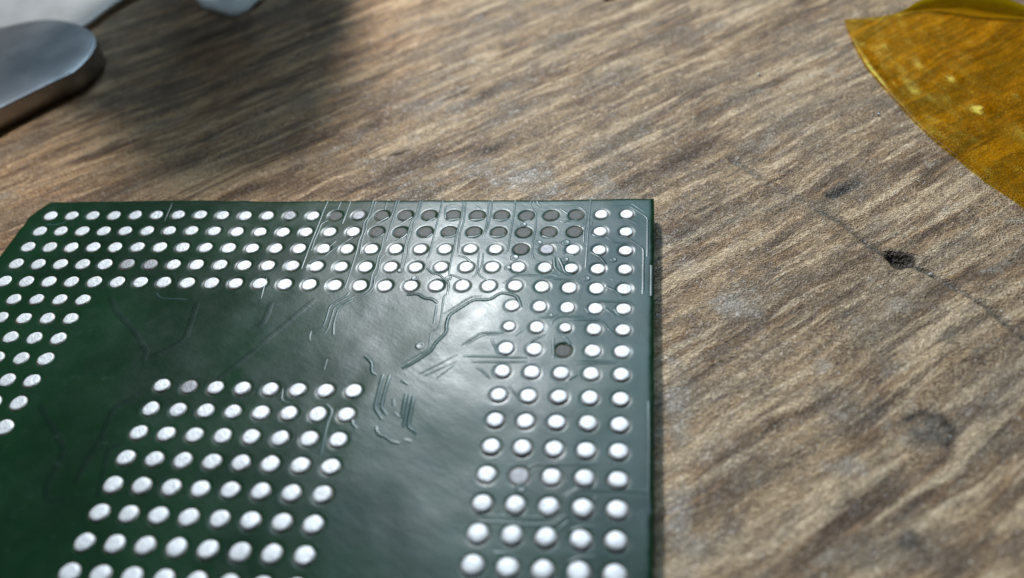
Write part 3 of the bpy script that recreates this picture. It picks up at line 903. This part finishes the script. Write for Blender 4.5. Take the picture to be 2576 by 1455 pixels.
# ------------------------------------------------------------------ amber tape, top right
def build_tape():
    left = np.array([(10.59, 15.9), (10.63, 14.73), (10.73, 13.24), (10.94, 11.63), (11.27, 10.43), (11.83, 8.64), (12.29, 7.12),
                     (12.84, 5.81), (13.39, 4.71), (14.13, 3.26), (14.85, 2.03), (15.21, 1.43), (16.6, -0.4), (18.2, -2.2)])
    L = np.concatenate([[0], np.cumsum(np.linalg.norm(np.diff(left, axis=0), axis=1))])
    nv, nu = 90, 110
    tv = np.linspace(0, L[-1], nv)
    lx, ly = np.interp(tv, L, left[:, 0]), np.interp(tv, L, left[:, 1])
    u = np.linspace(0, 1, nu) ** 1.15
    rxs, rys = np.full(nv, 27.0), np.linspace(15.0, -5.0, nv)
    X = lx[:, None] + (rxs - lx)[:, None] * u
    Y = ly[:, None] + (rys - ly)[:, None] * u
    f = np.linspace(1, 0, nv)[:, None] ** 6
    Y = Y + f * 0.9 * np.exp(-((X - 14.6) / 2.2) ** 2)
    Z = np.full(X.shape, TABLE_Z + 0.105) + 0.016 * vnoise(X * 0.9, Y * 0.9, 31) + 0.012 * vnoise(X * 2.6, Y * 2.6, 32)
    # a wrinkle along the left edge and a few trapped bubbles
    for (cx, cy, a, b) in BUB:
        Z += a * np.exp(-(((X - cx) ** 2 + (Y - cy) ** 2) / b ** 2))
    Z += 0.05 * np.exp(-((X - lx[:, None] - 0.25) / 0.22) ** 2) * np.exp(-((Y - 11.5) / 2.2) ** 2)
    # far edge peels up and leans back
    xs, ys0, zs0 = X[0], Y[0], Z[0]
    H = 0.95 * sstep(12.9, 16.2, xs) * (1 - 0.75 * sstep(17.0, 20.5, xs)) + 0.05 * vnoise(xs * 1.4, xs * 0, 33)
    H = np.clip(H, 0.0, 9)
    ex, ey, ez = [], [], []
    for k in range(14, 0, -1):
        t = k / 14
        a = t * 1.9
        ex.append(xs)
        ey.append(ys0 + H * 0.75 * math.sin(a))
        ez.append(zs0 + H * 1.0 * (1 - math.cos(a)) / (1 - math.cos(1.9)) * 1.05)
    X = np.vstack([np.array(ex), X])
    Y = np.vstack([np.array(ey), Y])
    Z = np.vstack([np.array(ez), Z])
    me = grid_mesh("amber_tape", X, Y, Z, flip=True)
    o = link("amber_tape", me, [M_tape, M_tape_edge])
    mi = np.zeros((len(X) - 1, nu - 1), np.int32)
    mi[:14, :] = (H[:-1] > 0.03)[None, :]
    me.polygons.foreach_set('material_index', mi.ravel())
    s = o.modifiers.new("thickness", 'SOLIDIFY')
    s.thickness = 0.025
    s.offset = 1
    tag(o, "clear amber tape stuck to the wood, its far edge peeling up", "tape")
    return o


BUB = [(15.26, 7.98, 0.16, 0.30), (12.02, 10.17, 0.09, 0.13), (14.66, 10.45, 0.10, 0.22), (12.25, 13.52, 0.05, 0.25),
       (13.53, 11.68, 0.04, 0.3), (16.97, 8.93, 0.07, 0.16), (11.25, 13.6, 0.06, 0.2), (14.0, 8.9, 0.04, 0.4), (13.0, 9.6, 0.05, 0.35),
       (15.8, 12.2, 0.05, 0.5), (16.6, 6.2, 0.06, 0.5), (13.4, 7.2, 0.04, 0.25)]
build_tape()


# ------------------------------------------------------------------ crumbs and beads on the wood
def pebble(name, loc, r, sq, mat, seed, label, cat):
    rsx = random.Random(seed)
    V, F = [], []
    n, mrings = 14, 7
    V.append((0, 0, -r * sq))
    for a in range(1, mrings):
        th = math.pi * a / mrings
        for s in range(n):
            ph = 2 * math.pi * s / n
            k = r * (1 + 0.28 * float(vnoise(2 + 1.4 * math.cos(ph) * math.sin(th), 2 + 1.4 * math.sin(ph) * math.sin(th) + th, seed)))
            V.append((k * math.sin(th) * math.cos(ph), k * math.sin(th) * math.sin(ph), -k * sq * math.cos(th)))
    V.append((0, 0, r * sq))
    for s in range(n):
        F.append((0, 1 + (s + 1) % n, 1 + s))
    for a in range(mrings - 2):
        for s in range(n):
            p = 1 + a * n + s
            q = 1 + a * n + (s + 1) % n
            F.append((p, q, q + n, p + n))
    last = 1 + (mrings - 2) * n
    for s in range(n):
        F.append((last + s, last + (s + 1) % n, len(V) - 1))
    o = link(name, mesh(name, V, F), mat)
    o.location = (loc[0], loc[1], TABLE_Z + r * sq * 0.75)
    o.rotation_euler = (0, 0, rsx.uniform(0, 6))
    return tag(o, label, cat)


M_bead = plain("bright_solder", (0.85, 0.85, 0.87), 0.12, 1.0, 5, 0.1, 0.1)
M_glue = NT("clear_flux").set(color=(0.42, 0.40, 0.38), rough=0.06, spec=0.8)
M_chiprk = plain("slate_crumb", (0.085, 0.09, 0.105), 0.6, 0, 4, 0.4, 0.4)
pebble("flux_drop", (11.04, -2.22), 0.085, 0.5, M_glue, 1, "small glossy clear drop beside the burnt pit in the wood", "drop")
pebble("solder_crumb", (-1.45, 19.3), 0.34, 0.5, M_bead, 2, "silver solder crumb at the far edge of the wood, top centre", "crumb")
pebble("solder_bead", (10.92, 7.78), 0.075, 0.8, M_bead, 3, "tiny bright solder bead on the wood left of the amber tape", "bead")
pebble("solder_bead", (6.05, 11.2), 0.06, 0.8, M_bead, 5, "tiny bright solder bead on bare wood, far beyond the chip", "bead")


def fibre(name, pts, r, mat, label, cat):
    V, F = [], []
    P = [Vector(p) for p in pts]
    S = []
    for a, b in zip(P[:-1], P[1:]):
        S += [a.lerp(b, t / 4) for t in range(4)]
    S.append(P[-1])
    for k, p in enumerate(S):
        d = (S[min(k + 1, len(S) - 1)] - S[max(k - 1, 0)]).normalized()
        nx_ = Vector((-d.y, d.x, 0)).normalized()
        rr = r * (0.35 + 0.65 * math.sin(math.pi * min(1, max(0, (k + 0.5) / len(S)))))
        for s in range(6):
            a = s * math.pi / 3
            V.append(p + nx_ * rr * math.cos(a) + Vector((0, 0, 1)) * rr * math.sin(a))
    for k in range(len(S) - 1):
        for s in range(6):
            F.append((k * 6 + s, k * 6 + (s + 1) % 6, k * 6 + 6 + (s + 1) % 6, k * 6 + 6 + s))
    return tag(link(name, mesh(name, V, F), mat), label, cat)


M_fib = plain("pale_fibre", (0.55, 0.45, 0.33), 0.5, 0, 4, 0.2)
zt = TABLE_Z + 0.05
fibre("wood_splinter", [(-11.08, 5.24, zt), (-10.6, 5.5, zt + .04), (-10.13, 5.71, zt + .02)], 0.035, M_fib,
      "thin pale wood splinter just beyond the far edge of the chip", "splinter")


# ------------------------------------------------------------------ added dark plate out of frame, its outline shaped to shade the wood
def build_shade_blocker():
    y0 = 28.0
    root = tag(empty("shade_blocker", (-26, y0, TABLE_Z)), "black plate out of view beyond the steel tool, added to shade the wood", "shade blocker")
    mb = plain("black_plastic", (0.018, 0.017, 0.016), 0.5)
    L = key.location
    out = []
    for (x, y) in [(-34.8, 9.0), (-27.6, 7.0), (-21.8, 0.4), (-17.6, 0.8), (-14.6, 4.2), (-13.2, 6.5)]:  # wanted shadow outline on the table, projected along the lamp's rays
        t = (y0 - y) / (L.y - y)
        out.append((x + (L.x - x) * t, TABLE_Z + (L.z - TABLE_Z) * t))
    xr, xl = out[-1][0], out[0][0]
    out += [(xr, TABLE_Z), (-21.8, TABLE_Z), (-22.4, 14.0), (-25.4, 15.0), (-27.0, TABLE_Z), (xl, TABLE_Z)]  # gap cut to let lamp light through
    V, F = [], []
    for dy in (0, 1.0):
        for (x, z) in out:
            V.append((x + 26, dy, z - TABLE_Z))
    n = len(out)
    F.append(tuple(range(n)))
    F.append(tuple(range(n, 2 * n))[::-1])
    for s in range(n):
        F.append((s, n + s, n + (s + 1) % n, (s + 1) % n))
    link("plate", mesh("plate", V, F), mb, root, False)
    for fx in (xl + 2, xr - 3):
        V = [(fx + 26 + a, 0.2 + b, c) for c in (0, 1.2) for (a, b) in ((-1, 1.0), (1, 1.0), (1, 6), (-1, 6))]
        link("foot", mesh("foot", V, [(0, 3, 2, 1), (4, 5, 6, 7), (0, 1, 5, 4), (1, 2, 6, 5), (2, 3, 7, 6), (3, 0, 4, 7)]), mb, root, False)


build_shade_blocker()
